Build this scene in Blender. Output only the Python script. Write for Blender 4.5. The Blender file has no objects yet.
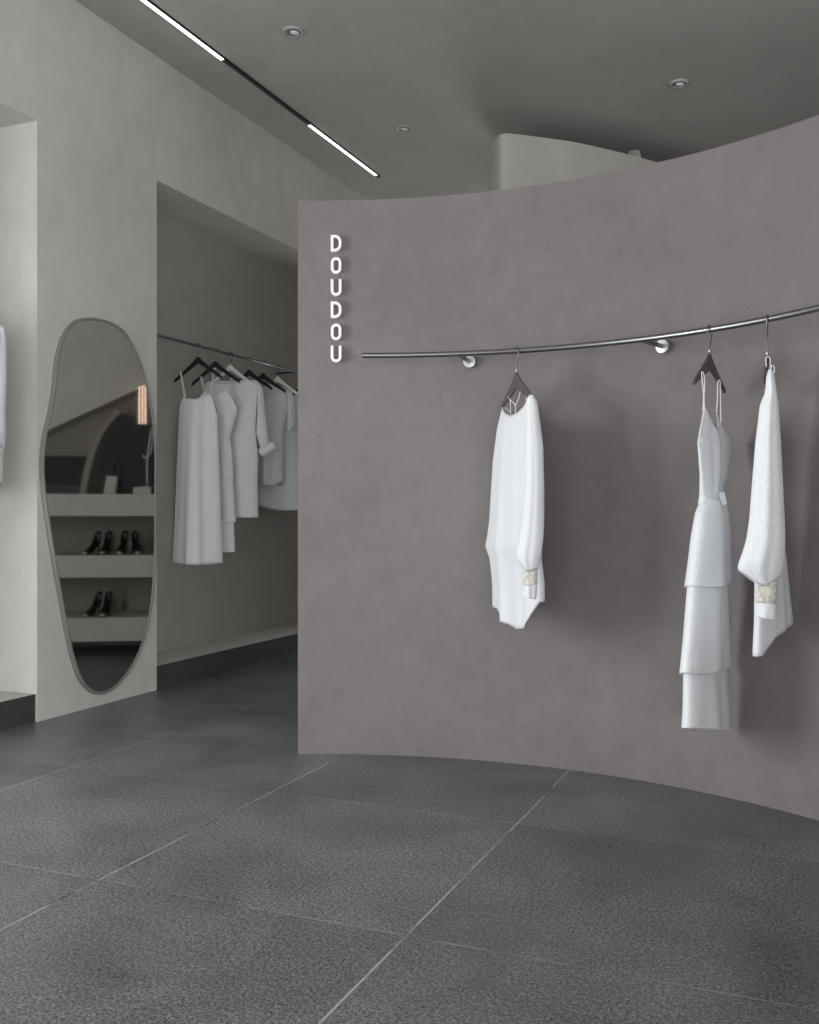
import bpy, bmesh, math, random
import numpy as np
from mathutils import Vector, Matrix

random.seed(3)
C = bpy.context.scene.collection
PI = math.pi

# ---------------------------------------------------------------- camera model
F = 983.0                       # focal length in pixels of the 819 x 1024 frame
CX, CY = 409.5, 512.0
H = 1.10                        # camera height
TH = math.atan2(413.5, 983.0)   # yaw towards the left wall
CT, ST = math.cos(TH), math.sin(TH)
RIGHT = Vector((CT, ST, 0)); FWD = Vector((-ST, CT, 0))

def ray(x):                     # horizontal direction of a pixel column, unit depth
    k = (x - CX) / F
    return Vector((k * CT - ST, k * ST + CT, 0))
def W(x, y, d):                 # pixel at depth d
    v = ray(x) * d
    return Vector((v.x, v.y, H - (y - CY) / F * d))
def onX(x, y, X):               # pixel on the plane X = const
    return W(x, y, X / ray(x).x)
def onZ(x, y, Z):
    return W(x, y, F * (H - Z) / (y - CY))
def depth(p): return p.x * FWD.x + p.y * FWD.y

# ---------------------------------------------------------------- room numbers
ZC = 3.916                      # ceiling
XW = -3.795                     # left wall face
XB = -4.185                     # back of the recesses in the left wall
ZL = 3.150                      # underside of the lintels
P0, P1 = 3.990, 4.994           # pier between the two recesses
NE = 7.75                       # far end of the clothes recess
YF, YB = -4.2, 12.0             # front and back ends of the shop
XR = 4.6
PLAT = 0.146                    # plinth height
WC = Vector((-1.219, 1.8615, 0)); WR = 2.280; WZ = 2.516   # curved wall

# ---------------------------------------------------------------- helpers
def prop(o, label=None, cat=None, group=None, kind=None):
    if label: o['label'] = label
    if cat: o['category'] = cat
    if group: o['group'] = group
    if kind: o['kind'] = kind
    return o

def empty(name, loc, rotz=0.0, scl=1.0, **k):
    o = bpy.data.objects.new(name, None); C.objects.link(o)
    o.empty_display_size = 0.05; o.scale = (scl, scl, scl)
    o.location = loc; o.rotation_euler = (0, 0, rotz)
    return prop(o, **k)

def link(name, bm, mat, parent=None, origin=None, smooth=True, local=False, **k):
    """bmesh in world coordinates (or in the parent's own when local) -> one mesh object"""
    bmesh.ops.recalc_face_normals(bm, faces=bm.faces[:])
    if parent is not None and not local:
        m = Matrix.Translation(parent.location) @ parent.rotation_euler.to_matrix().to_4x4()
        bm.transform(m.inverted())
    o_loc = Vector((0, 0, 0))
    if origin is not None and parent is None:
        o_loc = Vector(origin); bm.transform(Matrix.Translation(-o_loc))
    me = bpy.data.meshes.new(name); bm.to_mesh(me); bm.free()
    for m in (mat if isinstance(mat, (list, tuple)) else [mat]): me.materials.append(m)
    if smooth:
        for p in me.polygons: p.use_smooth = True
    o = bpy.data.objects.new(name, me); C.objects.link(o)
    o.location = o_loc
    if parent is not None: o.parent = parent
    return prop(o, **k)

def sub(name, bm, mat, part, **k):      # a sub-part below a part (both use the root's space)
    o = link(name, bm, mat, None, None, local=True, **k)
    o.parent = part
    return o

def edge_split(o, deg=35):
    me = o.data
    me.set_sharp_from_angle(angle=math.radians(deg))
    return o

def box(bm, x0, x1, y0, y1, z0, z1, mi=0):
    v = [bm.verts.new(p) for p in ((x0,y0,z0),(x1,y0,z0),(x1,y1,z0),(x0,y1,z0),(x0,y0,z1),(x1,y0,z1),(x1,y1,z1),(x0,y1,z1))]
    for f in ((0,3,2,1),(4,5,6,7),(0,1,5,4),(1,2,6,5),(2,3,7,6),(3,0,4,7)):
        bm.faces.new([v[i] for i in f]).material_index = mi

def prism(bm, pts, vec, mi=0):
    a = [bm.verts.new(p) for p in pts]; b = [bm.verts.new(Vector(p) + Vector(vec)) for p in pts]
    n = len(a)
    bm.faces.new(a).material_index = mi; bm.faces.new(b[::-1]).material_index = mi
    for i in range(n):
        bm.faces.new((a[i], b[i], b[(i+1) % n], a[(i+1) % n])).material_index = mi

def tube(bm, pts, r, n=10, cap=True, closed=False):
    pts = [Vector(p) for p in pts]
    rs = r if isinstance(r, (list, tuple)) else [r] * len(pts)
    rings = []; up = None
    for i, p in enumerate(pts):
        if closed: t = pts[(i+1) % len(pts)] - pts[i-1]
        else: t = pts[min(i+1, len(pts)-1)] - pts[max(i-1, 0)]
        t.normalize()
        if up is None:
            up = Vector((0,0,1)) if abs(t.z) < .9 else Vector((1,0,0))
        a = t.cross(up); a.normalize(); up = a.cross(t); up.normalize()
        rings.append([bm.verts.new(p + (a * math.cos(2*PI*k/n) + up * math.sin(2*PI*k/n)) * rs[i]) for k in range(n)])
    m = len(rings)
    for i in range(m if closed else m - 1):
        A, B = rings[i], rings[(i+1) % m]
        for k in range(n): bm.faces.new((A[k], A[(k+1) % n], B[(k+1) % n], B[k]))
    if cap and not closed:
        bm.faces.new(rings[0][::-1]); bm.faces.new(rings[-1])

def smooth_path(pts, n=8, closed=False):
    P = [Vector(p) for p in pts]; out = []; m = len(P)
    g = (lambda i: P[i % m]) if closed else (lambda i: P[max(0, min(m-1, i))])
    for i in range(m if closed else m - 1):
        a, b, c, d = g(i-1), g(i), g(i+1), g(i+2)
        for k in range(n):
            t = k / n
            out.append(0.5 * ((2*b) + (c-a)*t + (2*a-5*b+4*c-d)*t*t + (3*b-a-3*c+d)*t**3))
    if not closed: out.append(P[-1])
    return out

def lathe(bm, prof, c, axis, n=28, caps=True):
    """prof: (radius, height along axis)"""
    axis = Vector(axis).normalized()
    a = axis.orthogonal().normalized(); b = axis.cross(a)
    rings = [[bm.verts.new(Vector(c) + axis*h + (a*math.cos(2*PI*k/n) + b*math.sin(2*PI*k/n))*max(r, 1e-4)) for k in range(n)] for r, h in prof]
    for A, B in zip(rings, rings[1:]):
        for k in range(n): bm.faces.new((A[k], A[(k+1) % n], B[(k+1) % n], B[k]))
    if caps:
        bm.faces.new(rings[0]); bm.faces.new(rings[-1][::-1])

# ---------------------------------------------------------------- materials
def nodes(name):
    m = bpy.data.materials.new(name); m.use_nodes = True
    nt = m.node_tree; b = nt.nodes['Principled BSDF']
    return m, nt, b
def N(nt, t, **k):
    n = nt.nodes.new(t)
    for a, v in k.items():
        if a in n.inputs: n.inputs[a].default_value = v
        else: setattr(n, a, v)
    return n
def plain(name, col, rough=.5, metal=0.0, emit=None, es=0.0):
    m, nt, b = nodes(name)
    b.inputs['Base Color'].default_value = (*col, 1); b.inputs['Roughness'].default_value = rough
    b.inputs['Metallic'].default_value = metal
    tc = N(nt, 'ShaderNodeTexCoord'); no = N(nt, 'ShaderNodeTexNoise', Scale=60.0, Detail=3.0)
    nt.links.new(tc.outputs['Object'], no.inputs['Vector'])
    mr = N(nt, 'ShaderNodeMapRange'); mr.inputs['To Min'].default_value = max(0, rough-.012); mr.inputs['To Max'].default_value = rough+.012
    nt.links.new(no.outputs['Fac'], mr.inputs['Value']); nt.links.new(mr.outputs['Result'], b.inputs['Roughness'])
    if emit:
        b.inputs['Emission Color'].default_value = (*emit, 1); b.inputs['Emission Strength'].default_value = es
    return m

def cement(name, col, var=.10, bump=.25, stretch=(1,1,1), pores=.0):
    m, nt, b = nodes(name); L = nt.links.new
    geo = N(nt, 'ShaderNodeNewGeometry')
    mp = N(nt, 'ShaderNodeMapping'); mp.inputs['Scale'].default_value = stretch
    L(geo.outputs['Position'], mp.inputs['Vector'])
    n1 = N(nt, 'ShaderNodeTexNoise', Scale=1.7, Detail=8.0, Roughness=.62, Distortion=.6)
    n2 = N(nt, 'ShaderNodeTexNoise', Scale=9.0, Detail=6.0, Roughness=.6, Distortion=.3)
    n3 = N(nt, 'ShaderNodeTexNoise', Scale=90.0, Detail=3.0, Roughness=.6)
    for n in (n1, n2, n3): L(mp.outputs['Vector'], n.inputs['Vector'])
    a = N(nt, 'ShaderNodeMix', data_type='FLOAT'); a.inputs['Factor'].default_value = .45
    L(n1.outputs['Fac'], a.inputs['A']); L(n2.outputs['Fac'], a.inputs['B'])
    r = N(nt, 'ShaderNodeMapRange'); r.inputs['From Min'].default_value = .3; r.inputs['From Max'].default_value = .7
    r.inputs['To Min'].default_value = 1 - var; r.inputs['To Max'].default_value = 1 + var
    L(a.outputs['Result'], r.inputs['Value'])
    fac = r.outputs['Result']
    if pores:
        n4 = N(nt, 'ShaderNodeTexNoise', Scale=38.0, Detail=4.0, Roughness=.7, Distortion=1.0)
        L(mp.outputs['Vector'], n4.inputs['Vector'])
        q = N(nt, 'ShaderNodeMapRange'); q.inputs['From Min'].default_value = .27; q.inputs['From Max'].default_value = .36
        q.inputs['To Min'].default_value = 1 - pores; q.inputs['To Max'].default_value = 1
        L(n4.outputs['Fac'], q.inputs['Value'])
        mu = N(nt, 'ShaderNodeMath', operation='MULTIPLY'); L(fac, mu.inputs[0]); L(q.outputs['Result'], mu.inputs[1]); fac = mu.outputs[0]
    sc = N(nt, 'ShaderNodeVectorMath', operation='SCALE'); sc.inputs[0].default_value = col
    L(fac, sc.inputs['Scale']); L(sc.outputs['Vector'], b.inputs['Base Color'])
    b.inputs['Roughness'].default_value = .78
    b.inputs['Specular IOR Level'].default_value = .3
    h = N(nt, 'ShaderNodeMath', operation='MULTIPLY_ADD'); h.inputs[1].default_value = .25
    L(n3.outputs['Fac'], h.inputs[0]); L(n2.outputs['Fac'], h.inputs[2])
    bp = N(nt, 'ShaderNodeBump', Strength=bump, Distance=.01)
    L(h.outputs[0], bp.inputs['Height']); L(bp.outputs['Normal'], b.inputs['Normal'])
    return m

def granite():
    m, nt, b = nodes('dark_granite_tiles'); L = nt.links.new
    geo = N(nt, 'ShaderNodeNewGeometry'); sep = N(nt, 'ShaderNodeSeparateXYZ'); L(geo.outputs['Position'], sep.inputs[0])
    def M(op, a, b_=None):
        n = N(nt, 'ShaderNodeMath', operation=op)
        for i, v in enumerate((a, b_)):
            if v is None: continue
            if isinstance(v, (int, float)): n.inputs[i].default_value = v
            else: L(v, n.inputs[i])
        return n.outputs[0]
    def ramp(v, f0, f1, t0, t1):
        n = N(nt, 'ShaderNodeMapRange')
        for k_, q in zip(('From Min','From Max','To Min','To Max'), (f0,f1,t0,t1)): n.inputs[k_].default_value = q
        L(v, n.inputs['Value']); return n.outputs['Result']
    wob = N(nt, 'ShaderNodeTexNoise', Scale=1.3, Detail=3.0); L(geo.outputs['Position'], wob.inputs['Vector'])
    w = M('MULTIPLY', M('SUBTRACT', wob.outputs['Fac'], .5), .012)
    xs = M('ADD', M('ADD', sep.outputs['X'], .997 + 40), w); ys = M('ADD', M('ADD', sep.outputs['Y'], 40 - 2.350), w)
    fx = M('FRACT', xs); fy = M('FRACT', ys)
    dx = M('SUBTRACT', .5, M('ABSOLUTE', M('SUBTRACT', fx, .5))); dy = M('SUBTRACT', .5, M('ABSOLUTE', M('SUBTRACT', fy, .5)))
    lx = ramp(dx, .0018, .0044, 1, 0); ly = ramp(dy, .0010, .0028, 1, 0)
    # chipped, half filled joints: they fade in and out along their length
    jn = N(nt, 'ShaderNodeTexNoise', Scale=2.6, Detail=5.0, Roughness=.7); L(geo.outputs['Position'], jn.inputs['Vector'])
    jx = ramp(jn.outputs['Fac'], .36, .55, .45, .95); jy = ramp(jn.outputs['Fac'], .42, .6, .3, .75)
    joint = M('MAXIMUM', M('MULTIPLY', lx, jx), M('MULTIPLY', ly, jy))
    # per tile tone
    cid = N(nt, 'ShaderNodeCombineXYZ'); L(M('FLOOR', xs), cid.inputs[0]); L(M('FLOOR', ys), cid.inputs[1])
    wn = N(nt, 'ShaderNodeTexWhiteNoise', noise_dimensions='2D'); L(cid.outputs[0], wn.inputs['Vector'])
    tone = ramp(wn.outputs['Value'], 0, 1, .88, 1.1)
    big = N(nt, 'ShaderNodeTexNoise', Scale=2.2, Detail=7.0, Roughness=.6, Distortion=.4); L(geo.outputs['Position'], big.inputs['Vector'])
    tone = M('MULTIPLY', tone, ramp(big.outputs['Fac'], .3, .7, .70, 1.3))
    sp = N(nt, 'ShaderNodeTexNoise', Scale=150.0, Detail=3.0, Roughness=.7); L(geo.outputs['Position'], sp.inputs['Vector'])
    sp2 = N(nt, 'ShaderNodeTexNoise', Scale=75.0, Detail=2.0, Roughness=.6); L(geo.outputs['Position'], sp2.inputs['Vector'])
    tone = M('MULTIPLY', tone, ramp(sp.outputs['Fac'], .36, .64, .38, 1.62))
    tone = M('MULTIPLY', tone, ramp(sp2.outputs['Fac'], .34, .66, .72, 1.28))
    sc = N(nt, 'ShaderNodeVectorMath', operation='SCALE'); sc.inputs[0].default_value = (.130, .136, .144); L(tone, sc.inputs['Scale'])
    mx = N(nt, 'ShaderNodeMix', data_type='RGBA'); 
    jc = N(nt, 'ShaderNodeMix', data_type='RGBA'); jc.inputs['A'].default_value = (.04, .04, .04, 1); jc.inputs['B'].default_value = (.38, .38, .375, 1)
    jn2 = N(nt, 'ShaderNodeTexNoise', Scale=1.9, Detail=4.0, Roughness=.65); L(geo.outputs['Position'], jn2.inputs['Vector'])
    L(ramp(jn2.outputs['Fac'], .38, .47, 0, 1), jc.inputs['Factor']); L(jc.outputs['Result'], mx.inputs['B'])
    L(joint, mx.inputs['Factor']); L(sc.outputs['Vector'], mx.inputs['A']); L(mx.outputs['Result'], b.inputs['Base Color'])
    L(ramp(big.outputs['Fac'], .3, .7, .26, .42), b.inputs['Roughness'])
    b.inputs['Specular IOR Level'].default_value = .42
    bp = N(nt, 'ShaderNodeBump', Strength=.30, Distance=.004)
    L(M('SUBTRACT', sp.outputs['Fac'], joint), bp.inputs['Height']); L(bp.outputs['Normal'], b.inputs['Normal'])
    return m

def cloth(name, col, scale=420.0, bump=.35, speck=.05, rough=.9):
    m, nt, b = nodes(name); L = nt.links.new
    geo = N(nt, 'ShaderNodeNewGeometry')
    v = N(nt, 'ShaderNodeTexVoronoi', Scale=scale); n = N(nt, 'ShaderNodeTexNoise', Scale=scale*.35, Detail=3.0)
    big = N(nt, 'ShaderNodeTexNoise', Scale=26.0, Detail=4.0)
    for q in (v, n, big): L(geo.outputs['Position'], q.inputs['Vector'])
    r = N(nt, 'ShaderNodeMapRange'); r.inputs['From Min'].default_value = .3; r.inputs['From Max'].default_value = .7
    r.inputs['To Min'].default_value = 1 - speck; r.inputs['To Max'].default_value = 1 + speck
    L(n.outputs['Fac'], r.inputs['Value'])
    s = N(nt, 'ShaderNodeVectorMath', operation='SCALE'); s.inputs[0].default_value = col
    L(r.outputs['Result'], s.inputs['Scale']); L(s.outputs['Vector'], b.inputs['Base Color'])
    b.inputs['Roughness'].default_value = rough; b.inputs['Specular IOR Level'].default_value = .15
    b.inputs['Sheen Weight'].default_value = .08
    a = N(nt, 'ShaderNodeMath', operation='MULTIPLY_ADD'); a.inputs[1].default_value = 2.5
    L(big.outputs['Fac'], a.inputs[0]); L(v.outputs['Distance'], a.inputs[2])
    bp = N(nt, 'ShaderNodeBump', Strength=bump, Distance=.003)
    L(a.outputs[0], bp.inputs['Height']); L(bp.outputs['Normal'], b.inputs['Normal'])
    return m

M_LEFT = cement('pale_microcement', (.565, .555, .53), var=.10, stretch=(1, 1, .6))
M_NICHE_SHADE = cement('shaded_recess_microcement', (.36, .352, .33), var=.07, stretch=(1, 1, .6))  # darker copy of the pale cement: shade in the recess put into the colour
M_CREPE_LIT = cloth('lightened_white_crepe', (.88, .895, .915), 700.0, .18, .02)  # lighter copy of the white crepe, brightened in colour for the dim recess
M_CEIL = cement('ceiling_microcement', (.42, .41, .39), var=.10, bump=.15)
M_CURVE = cement('mauve_microcement', (.182, .163, .1625), var=.13, bump=.7, pores=.28)
M_BACK = cement('warm_microcement', (.46, .45, .42), var=.06)
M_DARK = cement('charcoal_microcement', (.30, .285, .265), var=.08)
M_LEDGE = cement('ledge_microcement', (.58, .565, .53), var=.05)
M_FLOOR = granite()
M_PLINTH = cement('charcoal_skirting', (.050, .050, .052), var=.08)
M_KNIT = cloth('white_knit', (.79, .81, .84), 380.0, .5, .06)
M_SILK = cloth('white_crepe', (.69, .705, .735), 700.0, .18, .02)
M_GREY = cloth('pale_grey_jersey', (.84, .855, .88), 600.0, .2, .03)
M_BEIGE = cloth('beige_woven_cuff', (.66, .64, .57), 260.0, .9, .28)
M_CORD = cloth('white_cord', (.82, .82, .81), 900.0, .1, .02)
M_STEEL = plain('brushed_steel', (.23, .235, .24), .34, 1.0)
M_BRIGHT = plain('satin_steel', (.52, .52, .52), .40, 1.0)
M_BLACKM = plain('black_metal', (.03, .03, .03), .45, .6)
M_HANG = plain('charcoal_wood', (.085, .078, .075), .48)
M_HANGK = plain('black_wood', (.018, .017, .016), .5)
M_HANGW = plain('white_wood', (.88, .88, .86), .5)
M_SIGN = plain('opal_acrylic', (.78, .775, .76), .4, 0, (1, .98, .95), .03)
M_MIRROR = plain('smoked_mirror', (.60, .585, .56), .04, 1.0)
M_RIM = plain('grey_painted_rim', (.21, .205, .195), .55)
M_LED = plain('led_diffuser', (.9, .9, .9), .5, 0, (1, .99, .975), 2.2)
M_WARM = plain('warm_led_tube', (.9, .8, .7), .5, 0, (1, .72, .55), 1.6)
M_LENS = plain('downlight_lens', (.9, .9, .89), .3)
M_TRIMR = plain('grey_lamp_trim', (.40, .395, .38), .5)
M_BAFFLE = plain('dark_baffle', (.16, .16, .155), .45)
M_SHOE = plain('black_patent_leather', (.012, .011, .011), .35)
M_TOE = plain('beige_leather', (.50, .43, .32), .5)
M_PAPER = plain('white_paper', (.55, .54, .52), .7)
M_FRAME = plain('dark_window_frame', (.05, .05, .05), .5)

m_, nt_, b_ = nodes('window_glass')
b_.inputs['Base Color'].default_value = (.95, .97, .97, 1); b_.inputs['Roughness'].default_value = .02
b_.inputs['Transmission Weight'].default_value = 1.0; b_.inputs['IOR'].default_value = 1.45
M_GLASS = m_
# ---------------------------------------------------------------- the shell
def struct(name, bm, mat, smooth=False, **k):
    o = link(name, bm, mat, None, None, smooth=smooth, **k); o['kind'] = 'structure'; return o

bm = bmesh.new(); box(bm, XB - .35, XR + .2, YF - .2, YB + .2, -.12, 0); struct('floor', bm, M_FLOOR)
bm = bmesh.new(); box(bm, XB - .35, XR + .2, YF - .2, YB + .2, ZC, ZC + .12); struct('ceiling', bm, M_CEIL)

WY0, WY1, WZ0, WZ1 = -1.9, 2.35, .30, 3.0      # shop window in the back of the front bay
bm = bmesh.new()
box(bm, XB, XW, P0, P1, 0, ZL)                       # pier
box(bm, XB, XW, NE, YB, 0, ZL)                       # wall beyond the clothes recess
box(bm, XB, XW, YF, -2.6, 0, ZL)
box(bm, XB, XW, YF, YB, ZL, ZC)                      # upper wall and lintels
t_ = XB - .25                                        # back skin, with the window opening
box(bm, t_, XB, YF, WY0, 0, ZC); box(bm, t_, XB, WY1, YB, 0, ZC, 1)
box(bm, t_, XB, WY0, WY1, 0, WZ0); box(bm, t_, XB, WY0, WY1, WZ1, ZC)
struct('wall_left', bm, [M_LEFT, M_NICHE_SHADE])

bm = bmesh.new(); box(bm, XB, XR, YF - .2, YF, 0, ZC); struct('wall_front', bm, M_LEFT)
bm = bmesh.new(); box(bm, XR, XR + .2, YF, YB, 0, ZC); struct('wall_right', bm, M_LEFT)
bm = bmesh.new(); box(bm, XB, XR, YB, YB + .2, 0, ZC); struct('wall_back', bm, M_BACK)

# plinths in both recesses: dark riser, cement top
for i, (a, b) in enumerate(((-2.6, P0), (P1, NE))):
    bm = bmesh.new()
    box(bm, XB, XW - .012, a, b, .0, PLAT - .022, 0)
    box(bm, XB, XW - .010, a, b, PLAT - .022, PLAT, 1)
    for f in bm.faces:
        if f.normal.x > .5: f.material_index = 0
    bm.normal_update()
    for f in bm.faces:
        f.material_index = 1 if (f.normal.z > .5 and f.calc_center_median().z > PLAT - .01) else 0
    struct('trim_%d' % (i + 1), bm, [M_PLINTH, M_LEFT])

# shop window (left, before the frame)
bm = bmesh.new()
for y in (WY0, (WY0*2+WY1)/3, (WY0+WY1*2)/3, WY1):
    box(bm, t_ + .06, t_ + .12, y - .03, y + .03, WZ0, WZ1)
box(bm, t_ + .06, t_ + .12, WY0, WY1, WZ0, WZ0 + .05); box(bm, t_ + .06, t_ + .12, WY0, WY1, WZ1 - .05, WZ1)
wf = struct('window_1', bm, M_FRAME)
bm = bmesh.new(); box(bm, t_ + .085, t_ + .095, WY0, WY1, WZ0, WZ1)
g = link('window_pane', bm, M_GLASS, None, smooth=False); g.parent = wf

# curved partition wall
def arc_pt(r, a, z): return Vector((WC.x + r*math.cos(a), WC.y + r*math.sin(a), z))
A0 = math.atan2(3.922 - WC.y, -2.200 - WC.x); A1 = math.radians(-14)
bm = bmesh.new(); NA = 140; T = .16
prof = [(WR, 0), (WR, WZ), (WR + T, WZ), (WR + T, 0)]
rings = [[bm.verts.new(arc_pt(r, A0 + (A1-A0)*i/NA, z)) for r, z in prof] for i in range(NA + 1)]
for A, B in zip(rings, rings[1:]):
    for k in range(4): bm.faces.new((A[k], A[(k+1) % 4], B[(k+1) % 4], B[k]))
bm.faces.new(rings[0]); bm.faces.new(rings[-1][::-1])
o = struct('wall_curved', bm, M_CURVE, smooth=True); edge_split(o)

# taller rounded wall behind it
ZN = 3.74
def zn(x, y): return onZ(x, y, ZN)
pl = [zn(800, 196), zn(740, 186), zn(656, 162), zn(625, 153.5), zn(579, 143), zn(553, 139), zn(520, 134.6), zn(504, 133.5), zn(497, 137), zn(491.5, 146), zn(488, 158)]
last = pl[-1]
pl += [last + Vector((-.01, .30, 0)), last + Vector((.04, .9, 0)), last + Vector((.12, 2.0, 0)), Vector((last.x + .25, YB - .02, 0))]
pl = smooth_path(pl, 8)
bm = bmesh.new()
tk = .10; inner = []
for i, p in enumerate(pl):
    t = (pl[min(i+1, len(pl)-1)] - pl[max(i-1, 0)]).normalized(); inner.append(p + Vector((t.y, -t.x, 0)) * tk)
rows_ = [[bm.verts.new((q.x, q.y, z)) for q, z in ((p, 0), (p, ZN), (n_, ZN), (n_, 0))] for p, n_ in zip(pl, inner)]
for A, B in zip(rows_, rows_[1:]):
    for k in range(4): bm.faces.new((A[k], A[(k+1) % 4], B[(k+1) % 4], B[k]))
bm.faces.new(rows_[0]); bm.faces.new(rows_[-1][::-1])
o = struct('wall_rounded', bm, M_BACK, smooth=True); edge_split(o, 50)

# small lamp head standing on the rounded wall
p = W(634, 158, 7.50)
sp = empty('spotlight', (p.x, p.y, ZN), label='small grey wedge-shaped lamp head standing on top of the pale rounded wall', cat='spotlight')
bm = bmesh.new(); lathe(bm, [(.072, 0), (.072, .012), (.066, .02), (.046, .105), (.040, .110)], (p.x, p.y, ZN), (0, 0, 1), 6); link('lamp_head', bm, M_TRIMR, sp, smooth=False)
bm = bmesh.new(); lathe(bm, [(.085, 0), (.085, .008)], (p.x, p.y, ZN), (0, 0, 1), 20); link('base', bm, M_TRIMR, sp, smooth=False)

# ---------------------------------------------------------------- ceiling lights
XT = -3.425
tr = empty('track_light', (XT, 5.7, ZC), label='slim black ceiling track with two lit white bars along the left wall', cat='track light')
bm = bmesh.new(); box(bm, XT - .0125, XT + .0125, 2.6, 7.475, ZC - .016, ZC); link('track', bm, M_BLACKM, tr, smooth=False)
for a, b in ((3.2, 5.155), (6.275, 7.425)):
    bm = bmesh.new(); box(bm, XT - .0118, XT + .0118, a, b, ZC - .021, ZC - .0165); link('light_bar', bm, M_LED, tr, smooth=False)
bm = bmesh.new(); box(bm, XT - .011, XT + .011, 7.43, 7.47, ZC - .022, ZC - .0165); link('end_cap', bm, M_BLACKM, tr, smooth=False)

for (x, y), lab in zip(((293, 31), (403, 128), (679, 83)), (
        'round recessed downlight in the pale ceiling nearest the lit track',
        'small round recessed downlight just above the curved wall top, left of the rounded wall',
        'round recessed downlight in the dark shaded part of the ceiling at right')):
    p = onZ(x, y, ZC)
    d = empty('downlight', (p.x, p.y, ZC), label=lab, cat='downlight', group='recessed ceiling downlights')
    bm = bmesh.new(); lathe(bm, [(.046, -.002), (.046, -.010), (.050, -.013), (.058, -.012), (.063, -.006), (.064, 0)], (p.x, p.y, ZC), (0, 0, 1), 36, caps=False); link('trim_ring', bm, M_TRIMR, d)
    bm = bmesh.new(); lathe(bm, [(.047, -.010), (.030, -.002), (.001, -.0015)], (p.x, p.y, ZC), (0, 0, 1), 36, caps=False); link('baffle', bm, M_BAFFLE, d)
    c = p + Vector((.004, .012, 0))
    bm = bmesh.new(); lathe(bm, [(.026, 0), (.026, -.006), (.020, -.009), (.001, -.010)], (c.x, c.y, ZC - .002), (.10, -.05, 1), 28); link('lens', bm, M_LENS, d)

# ---------------------------------------------------------------- free-form mirror on the pier
XM = XW + .026
op = [(88,317.5),(100,318.5),(113,322.5),(125,331),(134,345),(141,361),(147.5,382),(152,404),(155,424),(156.8,445),(157.2,475),(157,510),(156.8,545),(155.2,580),(152.5,608),(146,638),(137.5,660),(128,675),(117,687.5),(107,693.5),(98,694.5),(89,690),(80,678),(73,657),(67,630),(61,597),(54.5,560),(48.5,522),(44.2,490),(42.6,463),(45,437),(50.5,414),(54.5,390),(57,364),(61,345),(67,331),(76,321)]
outer = smooth_path([onX(x, y, XM) for x, y in op], 4, closed=True)
cen = sum(outer, Vector()) / len(outer)
def offs(P, w):
    out = []; n = len(P)
    for i, p in enumerate(P):
        t = (P[(i+1) % n] - P[i-1]); t.normalize(); nn = Vector((0, t.z, -t.y))
        if nn.dot(cen - p) < 0: nn = -nn
        out.append(p + nn * w)
    return out
mi = empty('wall_mirror', (XW, cen.y, .05), label='tall free-form pebble-shaped mirror in a grey rim on the pale pier', cat='mirror')
bm = bmesh.new()
loops = [[p + Vector((XW - XM + .0005, 0, 0)) for p in outer], [p - Vector((.006, 0, 0)) for p in outer], offs(outer, .004), offs(outer, .013), [p - Vector((.007, 0, 0)) for p in offs(outer, .017)]]
L_ = [[bm.verts.new(p) for p in l] for l in loops]
n = len(outer)
for A, B in zip(L_, L_[1:]):
    for i in range(n): bm.faces.new((A[i], A[(i+1) % n], B[(i+1) % n], B[i]))
edge_split(link('rim', bm, M_RIM, mi), 40)
bm = bmesh.new(); gl = [p - Vector((.006, 0, 0)) for p in offs(outer, .0165)]
prism(bm, gl, (-.006, 0, 0)); link('mirror_glass', bm, M_MIRROR, mi, smooth=False)

# ---------------------------------------------------------------- wall sign
def stroke_letter(ch, w, h, s, dp):
    """outline letter in (u, v), extruded along +w; returns a bmesh in local coordinates"""
    bm = bmesh.new(); K = 14
    def arc(cx, cy, rx, ry, a0, a1, k=K): return [(cx + rx*math.cos(math.radians(a0+(a1-a0)*i/k)), cy + ry*math.sin(math.radians(a0+(a1-a0)*i/k))) for i in range(k+1)]
    hw = w/2
    if ch == 'O':
        r = hw*.98; ri = r - s
        out = arc(0, h/2-r, r, r, 0, 180) + arc(0, -h/2+r, r, r, 180, 360)
        inn = arc(0, h/2-r, ri, ri, 0, 180) + arc(0, -h/2+r, ri, ri, 180, 360)
    elif ch == 'D':
        r = w*.62; ri = r - s
        out = [(-hw, -h/2)] + arc(hw-r, -h/2+r, r, r, 270, 360) + arc(hw-r, h/2-r, r, r, 0, 90) + [(-hw, h/2)]
        inn = [(-hw+s, -h/2+s)] + arc(hw-r, -h/2+r, ri, ri, 270, 360) + arc(hw-r, h/2-r, ri, ri, 0, 90) + [(-hw+s, h/2-s)]
    else:
        r = hw; ri = r - s
        out = [(-hw, h/2)] + arc(0, -h/2+r, r, r, 180, 360) + [(hw, h/2)]
        inn = [(-hw+s, h/2)] + arc(0, -h/2+r, ri, ri, 180, 360) + [(hw-s, h/2)]
    closed = ch != 'U'
    rings = [[bm.verts.new((u, v, z)) for u, v in l] for l, z in ((out, 0), (out, dp-.002), ([(u*.985, v*.99) for u, v in out] if closed else out, dp), (inn, dp), (inn, 0))]
    n = len(out)
    for A, B in zip(rings, rings[1:]):
        for i in range(n if closed else n-1): bm.faces.new((A[i], A[(i+1) % n], B[(i+1) % n], B[i]))
    if not closed:
        for j in (0, n-1): bm.faces.new([r_[j] for r_ in rings])
    A, B = rings[-1], rings[0]
    for i in range(n if closed else n-1): bm.faces.new((A[i], A[(i+1) % n], B[(i+1) % n], B[i]))
    return bm
def wall_hit(x, r=WR):          # far intersection of a pixel column with a circle about the wall's centre
    d = ray(x); a = d.x**2 + d.y**2; b = -2*(d.x*WC.x + d.y*WC.y); c = WC.x**2 + WC.y**2 - r*r
    return (-b + math.sqrt(b*b - 4*a*c)) / (2*a)
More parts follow.
